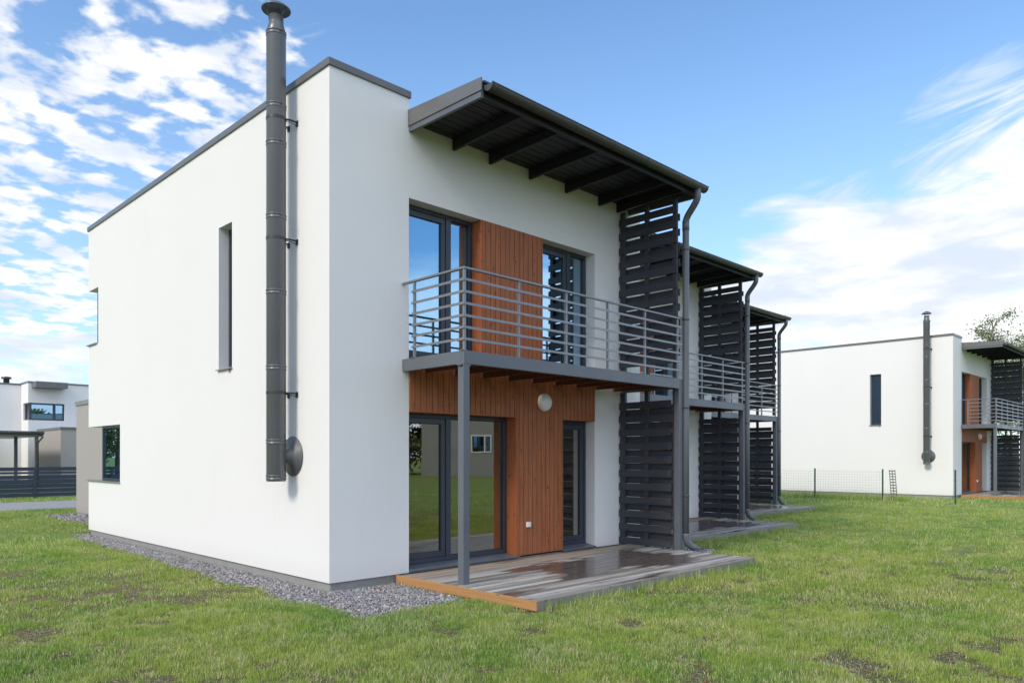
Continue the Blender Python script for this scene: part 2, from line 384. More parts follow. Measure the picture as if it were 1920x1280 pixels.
def panel(mb, org, ax_u, ax_n, th, us, zs, solid):
    """wall slab on a grid: us/zs cut values, solid(u,z)->bool at cell centre; ax_u/ax_n: 0/1; slab from org along ax_n by th"""
    def P(u, z, n):
        p = [0, 0, z]; p[ax_u] = u; p[ax_n] = n; return tuple(p)
    nu, nz = len(us)-1, len(zs)-1
    S = [[solid((us[i]+us[i+1])/2, (zs[j]+zs[j+1])/2) for j in range(nz)] for i in range(nu)]
    g = lambda i, j: 0 <= i < nu and 0 <= j < nz and S[i][j]
    a, b = org, org+th
    for i in range(nu):
        for j in range(nz):
            if not S[i][j]: continue
            u0, u1, z0, z1 = us[i], us[i+1], zs[j], zs[j+1]
            mb.quad(P(u0, z0, a), P(u1, z0, a), P(u1, z1, a), P(u0, z1, a)); mb.quad(P(u0, z0, b), P(u1, z0, b), P(u1, z1, b), P(u0, z1, b))
            if not g(i-1, j): mb.quad(P(u0, z0, a), P(u0, z0, b), P(u0, z1, b), P(u0, z1, a))
            if not g(i+1, j): mb.quad(P(u1, z0, a), P(u1, z0, b), P(u1, z1, b), P(u1, z1, a))
            if not g(i, j-1): mb.quad(P(u0, z0, a), P(u0, z0, b), P(u1, z0, b), P(u1, z0, a))
            if not g(i, j+1): mb.quad(P(u0, z1, a), P(u0, z1, b), P(u1, z1, b), P(u1, z1, a))
def weld(o):
    bm = bmesh.new(); bm.from_mesh(o.data); bmesh.ops.remove_doubles(bm, verts=bm.verts, dist=1e-4)
    bmesh.ops.recalc_face_normals(bm, faces=bm.faces); bm.to_mesh(o.data); bm.free()
def tag(o, label=None, cat=None, group=None, kind=None):
    if label: o['label'] = label
    if cat: o['category'] = cat
    if group: o['group'] = group
    if kind: o['kind'] = kind
    return o
def empty(name, loc, rz=0):
    o = bpy.data.objects.new(name, None); C.objects.link(o); o.location = loc; o.rotation_euler = (0, 0, rz); o.empty_display_size = .3; return o
def copy_tree(o, parent=None, skip=()):
    c = o.copy(); C.objects.link(c)
    if parent: c.parent = parent
    for ch in list(o.children):
        if ch in skip: continue
        copy_tree(ch, c, skip)
    return c
def frame_rect(mb, u0, u1, z0, z1, w, n0, n1, ax=0):
    """rectangular frame of bar width w; ax 0: in the x-z plane between y=n0..n1, ax 1: in the y-z plane"""
    def bx(a, b, c, d):
        if ax == 0: mb.box(a, b, n0, n1, c, d)
        else: mb.box(n0, n1, a, b, c, d)
    bx(u0, u1, z1-w, z1); bx(u0, u1, z0, z0+w); bx(u0, u0+w, z0+w, z1-w); bx(u1-w, u1, z0+w, z1-w)

# ================================================================== GROUND
mb = MB(); mb.quad((-900, -900, 0), (1500, -900, 0), (1500, 1500, 0), (-900, 1500, 0))
tag(mb.build('ground', 'lawn_soil'), kind='structure')
mb = MB(); mb.quad((-60, 27.2, .004), (60, 26.4, .004), (60, 31.0, .004), (-60, 31.9, .004))
tag(mb.build('road', 'road_gravel'), kind='structure')

# ================================================================== ROW HOUSE
W, L, PIER, HT, HR = 6.38, 9.46, 1.19, 6.37, 6.10
OU0, OU1, OZ0, OZ1 = 1.19, 5.08, .12, 5.05       # the tall opening in the garden front
def make_house():
    root = empty('row_house', (0, 0, 0)); ends = []
    # --- rendered walls, one shell
    def front(mb, fn=None):
        us = [0, PIER, OU1, W]; zs = [.12, OZ1, HR, HT]
        panel(mb, 0.0, 0, 1, .3, us, zs, lambda u, z: not (OU0 < u < OU1 and z < OZ1) and not (u > PIER and z > HR))
        mb.box(OU0, OU1, .004, .3, 2.872, 2.925)
    def rest(mb, openings):
        if openings:
            vs = [.3, 2.65, 3.10, 7.50, 8.82, L]; zs = [.12, 1.14, 2.26, 2.93, 3.95, 5.06, 5.10, HT]
            def sol(v, z):
                if 2.65 < v < 3.10 and 2.93 < z < 5.06: return False
                if v > 7.50 and 1.14 < z < 2.26: return False
                if v > 8.82 and 3.95 < z < 5.10: return False
                return True
            panel(mb, 0.0, 1, 0, .3, vs, zs, sol)
        else: panel(mb, 0.0, 1, 0, .3, [.3, L], [.12, HT], lambda v, z: True)
        back = (lambda u, z: not (u < 1.25 and 1.14 < z < 2.26) and not (u < 1.25 and 3.95 < z < 5.10) and not (u > PIER+.06 and z > HR)) if openings else (lambda u, z: not (u > PIER and z > HR))
        panel(mb, L-.3, 0, 1, .3, [.3, PIER+.06, W-.3], [.12, 1.14, 2.26, 3.95, 5.10, HR, HT], back)
        mb.box(W-.3, W, .3, L, .12, HR)
        mb.box(.3, PIER, .3, L-.3, HR+.001, HT-.001)      # raised flat strip of roof behind the pier
        if openings:                                # backs of the two corner niches
            mb.box(.3, 1.25, 8.70, 8.9, .95, 1.139); mb.box(.3, 1.25, 8.70, 8.9, 2.262, 2.6)
            mb.box(1.25, 1.4, 8.5, L-.3, 1.0, 2.4); mb.box(1.25, 1.4, 8.7, L-.3, 3.8, 5.2)
            mb.box(.3, 1.25, 8.7, L-.3, 1.0, 1.138); mb.box(.3, 1.25, 8.7, L-.3, 2.263, 2.4); mb.box(.3, 1.25, 8.9, L-.3, 3.8, 3.948); mb.box(.3, 1.25, 8.9, L-.3, 5.102, 5.2)
    mb = MB(); front(mb); rest(mb, True); wall = mb.build('wall', 'white_render', root); weld(wall); ends.append(wall)
    mb = MB(); front(mb); rest(mb, False); plain = mb.build('wall', 'white_render', None); weld(plain)
    mb = MB(); mb.box(.035, W-.035, .035, L-.035, -.05, .119); mb.build('plinth', 'concrete', root)
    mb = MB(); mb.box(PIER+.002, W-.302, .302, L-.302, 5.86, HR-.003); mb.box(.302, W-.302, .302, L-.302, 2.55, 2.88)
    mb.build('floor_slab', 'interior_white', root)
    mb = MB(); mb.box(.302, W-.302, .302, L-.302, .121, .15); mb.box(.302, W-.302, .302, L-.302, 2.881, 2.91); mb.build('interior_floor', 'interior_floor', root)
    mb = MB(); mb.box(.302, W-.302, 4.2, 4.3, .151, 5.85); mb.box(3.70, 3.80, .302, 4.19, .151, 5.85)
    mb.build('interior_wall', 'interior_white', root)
    # --- flashings
    mb = MB(); mb.prism([(-.025, -.025), (PIER+.025, -.025), (PIER+.025, L+.025), (-.025, L+.025)], 2, HT-.015, HT+.075)
    fl = mb.build('parapet_flashing', 'flashing', root, bevel=.006)
    # --- canopy roof
    V0, V1, U1 = -1.40, .0, 6.05
    mb = MB(); mb.prism([(V0-.03, 6.075), (V0-.03, 6.10), (.0, 6.175), (L, 6.175), (L, 6.101), (.0, 6.101)], 0, PIER+.028, U1+.005)
    can = mb.build('canopy', 'gutter_metal', root)
    mb = MB(); mb.box(PIER+.05, U1-.04, V0+.03, -.002, 6.052, 6.073)
    for k in range(10): mb.box(PIER+.05, U1-.04, V0+.032+k*.1365, V0+.158+k*.1365, 6.035, 6.0515)
    mb.build('soffit', 'soffit_boards', can)
    for u in (PIER-.01, U1-.03):
        mb = MB(); mb.prism([(V0, 5.90), (V0, 6.0), (-.002, 6.0), (-.002, 5.915)], 0, u+.008, u+.05); mb.build('fascia_board', 'grey_steel', can)
        mb = MB(); mb.prism([(V0-.02, 5.975), (V0-.02, 6.125), (-.002, 6.20), (-.002, 5.985)], 0, u-.006, u+.012); mb.build('fascia_flashing', 'flashing', can)
    mb = MB(); mb.box(PIER+.04, U1-.03, V0, V0+.03, 5.90, 6.07); mb.box(PIER+.04, U1-.03, V0-.012, V0-.001, 5.97, 6.07); mb.build('front_fascia', 'rafter_paint', can)
    for u in (1.96, 2.65, 3.49, 4.33, 5.19, 5.70):
        mb = MB(); mb.prism([(V0+.031, 5.925), (V0+.031, 6.034), (-.003, 6.034), (-.003, 5.888)], 0, u-.024, u+.024); mb.build('rafter', 'rafter_paint', can, bevel=.004)
    # gutter: half-round channel
    def arc(r, u, n=12): return [(u, V0-.092+r*math.cos(math.pi+math.pi*k/n), 6.03+r*math.sin(math.pi+math.pi*k/n)*1.0) for k in range(n+1)]
    mb = MB(); us_ = (PIER+.03, U1+.03)
    mb.rings([arc(.076, us_[0]), arc(.076, us_[1])], False, False, closed=False)
    mb.rings([arc(.072, us_[0]), arc(.072, us_[1])], False, False, closed=False)
    for u in us_: mb.f.append(tuple(range(len(mb.v), len(mb.v)+13))); mb.v += arc(.076, u); mb.sm.append(False)
    mb.tube([(us_[0], V0-.168, 6.034), (us_[1], V0-.168, 6.034)], .010, 8)
    gut = mb.build('gutter', 'gutter_zinc', can, fix=False)
    for u in [PIER+.08]+[1.96+.82*k for k in range(6)]:
        mb = MB(); ar = [arc(.081, u-.013), arc(.081, u+.013)]
        for k in range(12): mb.quad(ar[0][k], ar[1][k], ar[1][k+1], ar[0][k+1])
        mb.quad(ar[0][12], ar[1][12], (u+.013, V0-.013, 6.08), (u-.013, V0-.013, 6.08))
        mb.build('gutter_bracket', 'gutter_metal', can, fix=False)
    # --- downpipe with swan neck
    ou, ov = 5.87, V0-.09; pu, pvv = 5.925, -1.235
    pts = [(ou, ov, 5.99), (ou, ov, 5.86)]
    a0, a1 = Vector((ou, ov, 5.86)), Vector((pu, pvv, 5.50))
    for k in range(1, 12):
        f = k/12; sm_ = f*f*(3-2*f); pts.append((a0.x+(a1.x-a0.x)*sm_, a0.y+(a1.y-a0.y)*sm_, a0.z+(a1.z-a0.z)*f))
    pts += [(pu, pvv, 5.50), (pu, pvv, 4.0), (pu, pvv, 2.2), (pu, pvv, .38)]
    mb = MB(); mb.tube(pts, .054, 18)
    mb.tube([(pu, pvv, 5.52), (pu, pvv, 5.36)], .058, 18)
    dp = mb.build('downpipe', 'grey_steel', root)
    mb = MB(); n = 18; rs = []
    ep = [(pu, pvv, .38)] + [(pu+.18*(1-math.cos(k/n*R(80))), pvv-.10*(1-math.cos(k/n*R(80))), .36-.22*math.sin(k/n*R(80))) for k in range(n+1)]
    mb.tube(ep, [.057]+[.056+(.004 if k % 2 else 0) for k in range(n+1)], 16); mb.build('elbow', 'grey_steel', dp)
    for z_ in (5.05, 3.9, 2.45, 1.0):
        mb = MB(); mb.lathe([(.061, z_-.014), (.061, z_+.014)], (pu, pvv, 0), 'z', 16); mb.tube([(pu-.05, pvv+.01, z_), (5.84, pvv+.02, z_)], .008, 6)
        mb.lathe([(.015, 0), (.015, .012)], (5.86, pvv-.03, z_), 'y', 8)
        mb.build('pipe_clamp', 'gutter_metal', dp)
    # --- cladding (vertical boards), a little proud of the render
    def clad(polys, name):
        mb = MB(); bw = .0985
        for (u0, u1, z0, z1) in polys:
            e = [u0]+[k*bw for k in range(int(u0/bw)+1, int(u1/bw)+1) if u0+.02 < k*bw < u1-.02]+[u1]
            for a, b_ in zip(e[:-1], e[1:]):
                mb.prism([(a+.001, .05), (a+.001, -.006), (a+.004, -.012), (b_-.004, -.012), (b_-.001, -.006), (b_-.001, .05)], 2, z0, z1)
            mb.box(u0+.001, u1-.001, .049, .188, z0+.001, z1-.001)
        return mb.build(name, 'stained_cladding', root)
    c1 = clad([(OU0+.002, 3.2, 2.25, 2.868), (3.2, 4.26, .15, 2.868), (4.26, OU1-.003, 2.25, 2.868)], 'wood_cladding')
    c2 = clad([(2.49, 3.78, 2.928, 5.047)], 'wood_cladding')
    mb = MB(); mb.box(3.186, 3.1995, -.013, .1885, .152, 2.2495); mb.box(OU0+.004, 3.1859, -.013, .1885, 2.236, 2.2495); mb.build('reveal_board', 'cladding_return', c1)
    mb = MB(); mb.box(4.2605, OU1-.004, -.013, .1885, 2.236, 2.2495); mb.build('reveal_board', 'cladding_return', c1)
    mb = MB(); mb.box(2.476, 2.4895, -.013, .1885, 2.929, 5.046); mb.build('reveal_board', 'cladding_return', c2)
    # --- windows (frame plane at .19)
    F0, F1 = .19, .262
    def window(u0, u1, z0, z1, div=None, sash_first=True, name='window'):
        mb = MB(); frame_rect(mb, u0, u1, z0, z1, .055, F0, F1)
        if div: mb.box(div-.045, div+.045, F0-.002, F1, z0+.055, z1-.055)
        fr = mb.build(name, 'frame_grey', root, bevel=.004)
        mb = MB()
        s1 = (div-.045) if div else u1-.055
        frame_rect(mb, u0+.058, s1-.003, z0+.058, z1-.058, .075, F0+.012, F1-.006)
        mb.build('sash', 'frame_grey', fr, bevel=.004)
        mb = MB(); mb.box(u0+.13, s1-.075, .232, .240, z0+.13, z1-.13)
        if div: mb.box(div+.046, u1-.056, .232, .240, z0+.056, z1-.056)
        mb.build('pane', 'door_glass' if z0 < 1 else 'window_glass', fr)
        # rubber seal line and slim inner glazing bead
        mb = MB()
        def bead(a, b_, c, d): frame_rect(mb, a, b_, c, d, .012, .222, .231)
        bead(u0+.128, s1-.073, z0+.128, z1-.128)
        if div: bead(div+.046, u1-.056, z0+.056, z1-.056)
        mb.build('glazing_seal', 'black_paint', fr)
        return fr
    w1 = window(OU0+.002, 3.184, .19, 2.234, 2.03); w2 = window(4.262, OU1-.002, .19, 2.234)
    w3 = window(OU0+.002, 2.474, 2.95, 5.046, 2.03); w4 = window(3.782, OU1-.002, 2.95, 5.046, 4.63)
    for (a, b_) in ((OU0+.003, 3.184), (4.262, OU1-.003)):
        mb = MB(); mb.box(a, b_, .19, .30, .121, .189); mb.build('door_threshold', 'frame_grey', root)
    for (a, b_, c, d) in ((3.15, 3.30, .152, 2.3), (OU1-.035, OU1+.1, .152, 2.3), (2.44, 2.6, 2.93, 5.1), (OU1-.035, OU1+.1, 2.93, 5.1)):
        mb = MB(); mb.box(a, b_, .264, .48, c, d); mb.build('inner_reveal', 'reveal_white', root)
    for (a, b_) in ((OU0+.004, 3.25), (4.262, OU1-.004)):
        mb = MB(); mb.prism([(-.035, .128), (-.035, .150), (.189, .180), (.189, .128)], 0, a, b_); mb.build('door_sill', 'grey_steel', root)
    for w_, u_ in ((w1, 1.93), (w3, 1.93), (w4, 4.53)):
        mb = MB(); zc_ = 1.15 if w_ is w1 else 3.95
        mb.box(u_-.012, u_+.012, .262, .30, zc_-.06, zc_+.06); mb.tube([(u_, .30, zc_), (u_, .30, zc_-.13)], .009, 6); mb.build('handle', 'white_plastic', w_)
    # --- slim window in the side wall
    mb = MB(); frame_rect(mb, 2.652, 3.098, 2.955, 5.058, .055, .15, .215, 1); fr = mb.build('window', 'frame_grey', root, bevel=.004); ends.append(fr)
    mb = MB(); mb.box(.178, .188, 2.708, 3.042, 3.012, 5.002); mb.build('pane', 'side_glass', fr)
    mb = MB(); mb.prism([(-.045, 2.925), (-.045, 2.940), (.15, 2.955), (.15, 2.932)], 1, 2.63, 3.12); mb.build('sill', 'sill_metal', fr)
    mb = MB(); mb.box(-.012, -.001, 2.70, 2.73, 2.87, 2.923); mb.build('rust_streak', 'rust', fr)
    # --- corner windows at the far end
    mb = MB(); frame_rect(mb, 7.502, 8.64, 1.165, 2.258, .05, .02, .085, 1); frame_rect(mb, .0852, 1.248, 1.165, 2.258, .06, 8.575, 8.64, 0)
    fr = mb.build('corner_window', 'frame_grey', root, bevel=.004); ends.append(fr)
    mb = MB(); mb.box(.048, .056, 7.553, 8.587, 1.217, 2.206); mb.box(.146, 1.186, 8.604, 8.612, 1.227, 2.196); mb.build('pane', 'window_glass', fr)
    mb = MB(); mb.box(-.04, .019, 7.48, L+.04, 1.142, 1.160); mb.box(.0195, 1.248, 8.642, L+.04, 1.142, 1.160); mb.build('sill', 'sill_metal', fr)
    mb = MB(); frame_rect(mb, .002, 1.248, 3.97, 5.098, .06, 8.823, 8.89, 0)
    fr = mb.build('corner_window', 'frame_grey', root, bevel=.004); ends.append(fr)
    mb = MB(); mb.box(.063, 1.187, 8.85, 8.858, 4.031, 5.037); mb.build('pane', 'window_glass', fr)
    mb = MB(); mb.box(-.04, 1.248, 8.892, L+.04, 3.952, 3.969); mb.build('sill', 'sill_metal', fr)
    # --- wall lamp and socket
    mb = MB(); mb.lathe([(.13, -.012), (.14, -.03), (.14, -.045)], (3.79, 0, 2.49), 'y', 40); la = mb.build('wall_lamp', 'white_plastic', root)
    mb = MB(); mb.lathe([(.135, -.045), (.132, -.070), (.118, -.092), (.09, -.108), (.05, -.117), (.01, -.12)], (3.79, 0, 2.49), 'y', 40); mb.build('lamp_shade', 'lamp_glass', la)
    mb = MB(); mb.box(3.40, 3.48, -.045, -.012, .57, .65); so_ = mb.build('socket', 'white_plastic', root, bevel=.006)
    mb = MB(); mb.box(3.408, 3.472, -.052, -.045, .575, .63); mb.build('socket_cover', 'white_plastic', so_, bevel=.003)
    # --- balcony
    BV, BU0, BU1 = -1.22, 1.08, 5.86
    mb = MB(); mb.box(BU0, BU1, BV, BV+.06, 2.755, 2.915); mb.box(BU0, BU0+.06, BV+.061, -.002, 2.755, 2.914); mb.box(BU1-.06, BU1, BV+.061, -.002, 2.755, 2.914)
    bal = mb.build('balcony', 'grey_steel', root, bevel=.004)
    for k in range(9):
        u = BU0+.35+k*.52
        mb = MB(); mb.box(u-.024, u+.024, BV+.062, -.02, 2.765, 2.868); mb.build('joist', 'joist_wood', bal)
    mb = MB(); yb = BV+.065
    while yb < -.1: mb.box(BU0+.062, BU1-.062, yb, yb+.112, 2.870, 2.900); yb += .12
    mb.build('balcony_floor', 'balcony_boards', bal)
    for u in (BU0-.01, 5.75):
        mb = MB(); mb.box(u, u+.10, BV-.002, BV+.098, .11, 2.754); mb.box(u-.03, u+.13, BV+.0, BV+.09, 2.735, 2.753)
        for dx in (-.018, .118): mb.lathe([(.010, 2.722), (.010, 2.735)], (u+dx, BV+.045, 0), 'z', 6)
        mb.build('post', 'grey_steel', bal, bevel=.005)
    # --- railing
    mb = MB(); mb.box(BU0-.005, 5.80, BV-.012, BV+.034, 3.885, 3.912); mb.box(BU0-.005, BU0+.04, BV+.0345, -.006, 3.885, 3.912)
    rail = mb.build('railing', 'rail_steel', root, bevel=.004)
    ps = [(BU0+.005+.925*k, BV) for k in range(5)]+[(5.70, BV)]
    for (u, v) in ps+[(BU0+.002, -.26)]:
        mb = MB(); mb.box(u, u+.03, v+.0, v+.03, 2.916, 3.884); mb.box(u-.02, u+.05, v-.0, v+.05, 2.9155, 2.922)
        mb.build('baluster', 'rail_steel', rail)
    for z_ in (3.76, 3.615, 3.475, 3.33, 3.19, 3.05):
        mb = MB(); mb.box(BU0-.012, 5.82, BV-.010, BV-.001, z_-.015, z_+.015); mb.box(BU0-.010, BU0-.001, BV+.0, -.21, z_-.015, z_+.015)
        mb.build('rail_bar', 'rail_steel', rail)
    # --- slatted privacy screens (lower, upper)
    for (z0, z1, top, pit, sh_) in ((.135, 2.75, 2.577, .232, .116), (2.96, 5.886, 5.76, .246, .120)):
        mb = MB(); SV0, SV1 = (-1.07, -.015) if z0 < 1 else (-1.185, -.015)
        for k in range(11):
            j = random.uniform(-.002, .002); q = 0
            mb.box(5.735, 5.757, SV0, SV1+j, top-k*pit-sh_, top-k*pit+q)
            if k < 10: mb.box(5.815, 5.837, SV0 if z0 > 1 else -1.165, SV1, top-k*pit-sh_-pit/2+.001, top-k*pit-pit/2-.003)
        scr = mb.build('privacy_screen', 'screen_paint', root, bevel=.002)
        for v, pw in ((-.075, .05), (-.57, .036), (-1.125, .035)):
            mb = MB(); mb.box(5.7575, 5.8145, v-pw, v+pw, z0-.01, z1+.002 if z0 > 1 else z1); mb.build('post', 'screen_paint', scr)
    # --- flue
    cu, cv = -.235, .87
    mb = MB(); prof = [(.115, 1.335), (.120, 1.345), (.120, 6.98), (.122, 6.985), (.094, 7.09), (.090, 7.10), (.090, 7.20)]
    mb.lathe(prof, (cu, cv, 0), 'z', 40)
    fl = mb.build('chimney_flue', 'flue_metal', root); ends.append(fl)
    for z_ in (1.40, 1.85, 2.78, 3.73, 4.68, 5.60, 6.07, 6.985):
        mb = MB(); mb.lathe([(.1205, z_-.045), (.1255, z_-.040), (.1255, z_-.030), (.1215, z_-.026), (.1215, z_-.004), (.127, z_), (.127, z_+.012), (.1205, z_+.016)], (cu, cv, 0), 'z', 40)
        mb.box(cu-.010, cu+.010, cv-.150, cv-.124, z_-.008, z_+.016)
        mb.build('flue_clamp', 'flue_metal', fl)
    mb = MB(); mb.lathe([(.178, 7.275), (.182, 7.283), (.12, 7.335), (.05, 7.372), (.01, 7.385)], (cu, cv, 0), 'z', 40, cap0=False); mb.lathe([(.176, 7.277), (.02, 7.300)], (cu, cv, 0), 'z', 40, cap0=False, cap1=True)
    cap = mb.build('rain_cap', 'flue_metal', fl, fix=False)
    for k in range(3):
        a = R(50+120*k); c_, s_ = math.cos(a), math.sin(a); mb = MB()
        mb.tube([(cu+.088*c_, cv+.088*s_, 7.13), (cu+.10*c_, cv+.10*s_, 7.21), (cu+.15*c_, cv+.15*s_, 7.285)], .0045, 6)
        mb.build('cap_strut', 'flue_metal', fl)
    for z_ in (5.90, 4.39, 2.45):
        mb = MB(); mb.lathe([(.124, z_-.018), (.124, z_+.018)], (cu, cv, 0), 'z', 40, False, False)
        for dv in (-.09, .09):
            mb.tube([(cu+.06, cv+dv*1.1, z_), (-.012, cv+dv*1.2, z_)], .010, 6); mb.tube([(cu+.09, cv+dv*.9, z_-.01), (-.012, cv+dv*1.1, z_-.035)], .005, 6)
            mb.box(-.012, -.001, cv+dv*1.2-.025, cv+dv*1.2+.025, z_-.05, z_+.02)
        mb.box(cu+.10, -.012, cv-.125, cv-.095, z_+.0, z_+.006)
        mb.build('flue_bracket', 'black_paint', fl)
    mb = MB(); mb.lathe([(.255, -.004), (.257, -.010), (.255, -.014), (.125, -.055), (.123, -.060), (.088, -.10), (.085, -.15)], (0, cv, 1.65), 'x', 44); mb.build('wall_rosette', 'rosette_metal', fl)
    return root, plain, ends

house, plain_wall, ends = make_house()
X0, Y0, PX, PY = 4.80, 7.91, 6.07, 2.07
def deck(x, y, label):
    root = empty('wooden_terrace', (x, y, 0)); u0, u1, v0, v1 = .955, 5.80, -2.52, -.036
    mb = MB(); v = v0+.032; k = 0
    while v+.09 < v1+.03:
        mb.box(u0+.03, u1-.002+random.uniform(-.012, .0), v, v+.0910, .088, .118+random.uniform(-.0015, .0015)); v += .1
    mb.build('decking_boards', 'decking', root, bevel=.002)
    mb = MB(); mb.box(u0, u0+.028, v0+.001, v1, .012, .119); mb.box(u0-.012, u0+.016, v0+.35, v1, -.06, .004); mb.build('side_board', 'deck_edge', root, bevel=.003)
    mb = MB(); mb.box(u0+.03, u1, v0, v0+.028, -.02, .117); mb.box(u1-.027, u1-.002, v0+.029, v1, -.02, .086); mb.build('front_board', 'deck_edge_grey', root, bevel=.003)
    return tag(root, label, 'terrace', 'wooden terraces in front of the row houses')
house.location = (X0, Y0, 0)
G = 'white row houses with dark canopies'
tag(house, 'nearest white rendered house with a tall grey flue on its long sunlit side wall', 'house', G)
def unit(x, y, label, end=False):
    if end: r = copy_tree(house)
    else:
        r = copy_tree(house, skip=ends); wc = plain_wall.copy(); C.objects.link(wc); wc.parent = r
    r.location = (x, y, 0); tag(r, label, 'house', G); return r
unit(X0+PX, Y0+PY, 'middle house of the near row, stepped back directly behind the nearest house')
unit(X0+2*PX, Y0+2*PY, 'rearmost house of the near row, farthest stepped back')
unit(32.72, 8.42, 'separate white house across the lawn behind the wire fence, with its own grey flue', True)
bpy.data.objects.remove(plain_wall)
deck(X0, Y0, 'wet weathered wooden terrace in front of the nearest house')
deck(X0+PX, Y0+PY, 'weathered wooden terrace of the middle house, half hidden by the nearest slatted screen')
deck(X0+2*PX, Y0+2*PY, 'farthest terrace of the near row, at the foot of the rear downpipe')
deck(32.72, 8.42, 'small terrace of the separate house across the lawn')

# annex (low taupe wing) behind the nearest house
ax = empty('annex', (6.13, 17.38, 0)); tag(ax, 'low taupe rendered garage wing behind the nearest house', 'annex')
mb = MB(); mb.box(0, 5.5, 0, 5.92, .10, 3.05); mb.build('wall', 'taupe_render', ax)
mb = MB(); mb.box(.02, 5.48, .02, 5.9, -.02, .099); mb.build('plinth', 'concrete', ax)
mb = MB(); mb.box(-.03, 5.53, .001, 5.95, 3.051, 3.17); mb.build('roof_flashing', 'sill_metal', ax, bevel=.005)

# ================================================================== NEIGHBOUR (far left)
def Xat(px, Y): r = (px-960)/1400; return Y*(1+r)/(1-r)
def Zat(px, py, Y): r = (px-960)/1400; t = Y/((1-r)*math.sqrt(.5)); return 1.65+(855-py)/1400*t
nb = empty('neighbour_house', (12, 56, 0)); tag(nb, 'white two-storey flat roofed house beyond the dark board fence at far left', 'house')
YB, YA = 55.9-56, 57.8-56
x0 = Xat(53, 55.9)-12; xR = 12.0; zt = 6.38
cw = (x0-.001, Xat(121, 55.9)-12, Zat(90, 788, 55.9), Zat(90, 756, 55.9))
dw = (Xat(66, 55.9)-12, Xat(114, 55.9)-12, .9, Zat(90, 838, 55.9))
mb = MB()
panel(mb, YB, 0, 1, .3, [x0, cw[0]+.002, dw[0], dw[1], cw[1], xR], [0, dw[2], dw[3], cw[2], cw[3], zt],
      lambda u, z: not (u < cw[1] and cw[2] < z < cw[3]) and not (dw[0] < u < dw[1] and dw[2] < z < dw[3]))
mb.box(x0, x0+.3, YB+.3, YA-.001, 0, cw[2]); mb.box(x0, x0+.3, YB+.3, YA-.001, cw[3], zt); mb.box(x0, x0+.3, YB+1.3, YA-.001, cw[2], cw[3])
mb.box(-14, xR, YA, 8, 0, zt-.05); nw = mb.build('wall', 'white_render', nb)
mb = MB(); mb.box(x0-.04, xR+.04, YB-.04, YA-.045, zt+.001, zt+.10); mb.box(-14.04, xR+.04, YA-.04, 8.04, zt-.049, zt+.06); mb.build('roof_flashing', 'flashing', nb)
mb = MB(); mb.box(Xat(66, 55.0)-12, Xat(126, 55.0)-12, -1.2, YB-.002, 6.05, 6.42); mb.build('canopy', 'flashing', nb)
mb = MB(); frame_rect(mb, cw[0]+.11, cw[1]-.01, cw[2]+.01, cw[3]-.01, .09, YB+.10, YB+.17); frame_rect(mb, YB+.171, YB+1.3, cw[2]+.01, cw[3]-.01, .09, x0+.10, x0+.16, 1)
md_ = x0+(cw[1]-x0)*.72; mb.box(md_-.08, md_+.08, YB+.095, YB+.165, cw[2]+.1, cw[3]-.1); f_ = mb.build('corner_window', 'frame_grey', nb)
mb = MB(); mb.box(cw[0]+.2, cw[1]-.1, YB+.13, YB+.14, cw[2]+.1, cw[3]-.1); mb.build('pane', 'window_glass', f_)
mb = MB(); frame_rect(mb, dw[0]+.01, dw[1]-.01, dw[2]+.01, dw[3]-.01, .09, YB+.10, YB+.17); f_ = mb.build('window', 'frame_grey', nb)
mb = MB(); mb.box(dw[0]+.1, dw[1]-.1, YB+.13, YB+.14, dw[2]+.1, dw[3]-.1); mb.build('pane', 'window_glass', f_)
mb = MB(); mb.box(dw[0]+.5, (dw[0]+dw[1])/2, YB+.5, YB+.6, .1, dw[3]); mb.build('door', 'stained_cladding', nb)
mb = MB(); mb.lathe([(.18, 0), (.18, .45), (.30, .46), (.30, .58), (.1, .62)], (Xat(12, 60)-12, 4, zt+.05), 'z', 14); mb.build('roof_vent', 'gutter_metal', nb)
xa0, xa1 = Xat(114, 50.5)-12, Xat(136, 50.5)-12
mb = MB(); mb.box(xa0, xa1+3.5, 50.5-56, YB-.005, 0, 3.25); mb.build('porch_wall', 'taupe_render', nb)
mb = MB(); mb.box(xa0-.04, xa1+3.54, 50.46-56, YB-.003, 3.251, 3.40); mb.build('porch_flashing', 'flashing', nb)
# carport
cp = empty('carport', (8, 50, 0)); tag(cp, 'dark flat roofed carport standing against the white neighbour house', 'carport')
cx1 = Xat(80, 48)-8
mb = MB(); mb.box(-9, cx1, -2, 5.8, 2.75, 3.02); mb.build('roof', 'flashing', cp, bevel=.02)
mb = MB(); mb.tube([(-9, -2.07, 2.95), (cx1+.05, -2.07, 2.95)], .09, 10); mb.build('gutter', 'gutter_metal', cp)
for u, v in ((cx1-.25, -1.8), (cx1-.55, 1.6), (-6, -1.8)):
    mb = MB(); mb.box(u-.08, u+.08, v-.08, v+.08, 0, 2.749); mb.build('post', 'grey_steel', cp)
mb = MB(); mb.tube([(cx1-.02, -2.07, 2.9), (cx1-.02, -2.07, 2.7), (cx1-.22, -1.93, 2.4), (cx1-.22, -1.93, .1)], .05, 8); mb.build('downpipe', 'gutter_metal', cp)
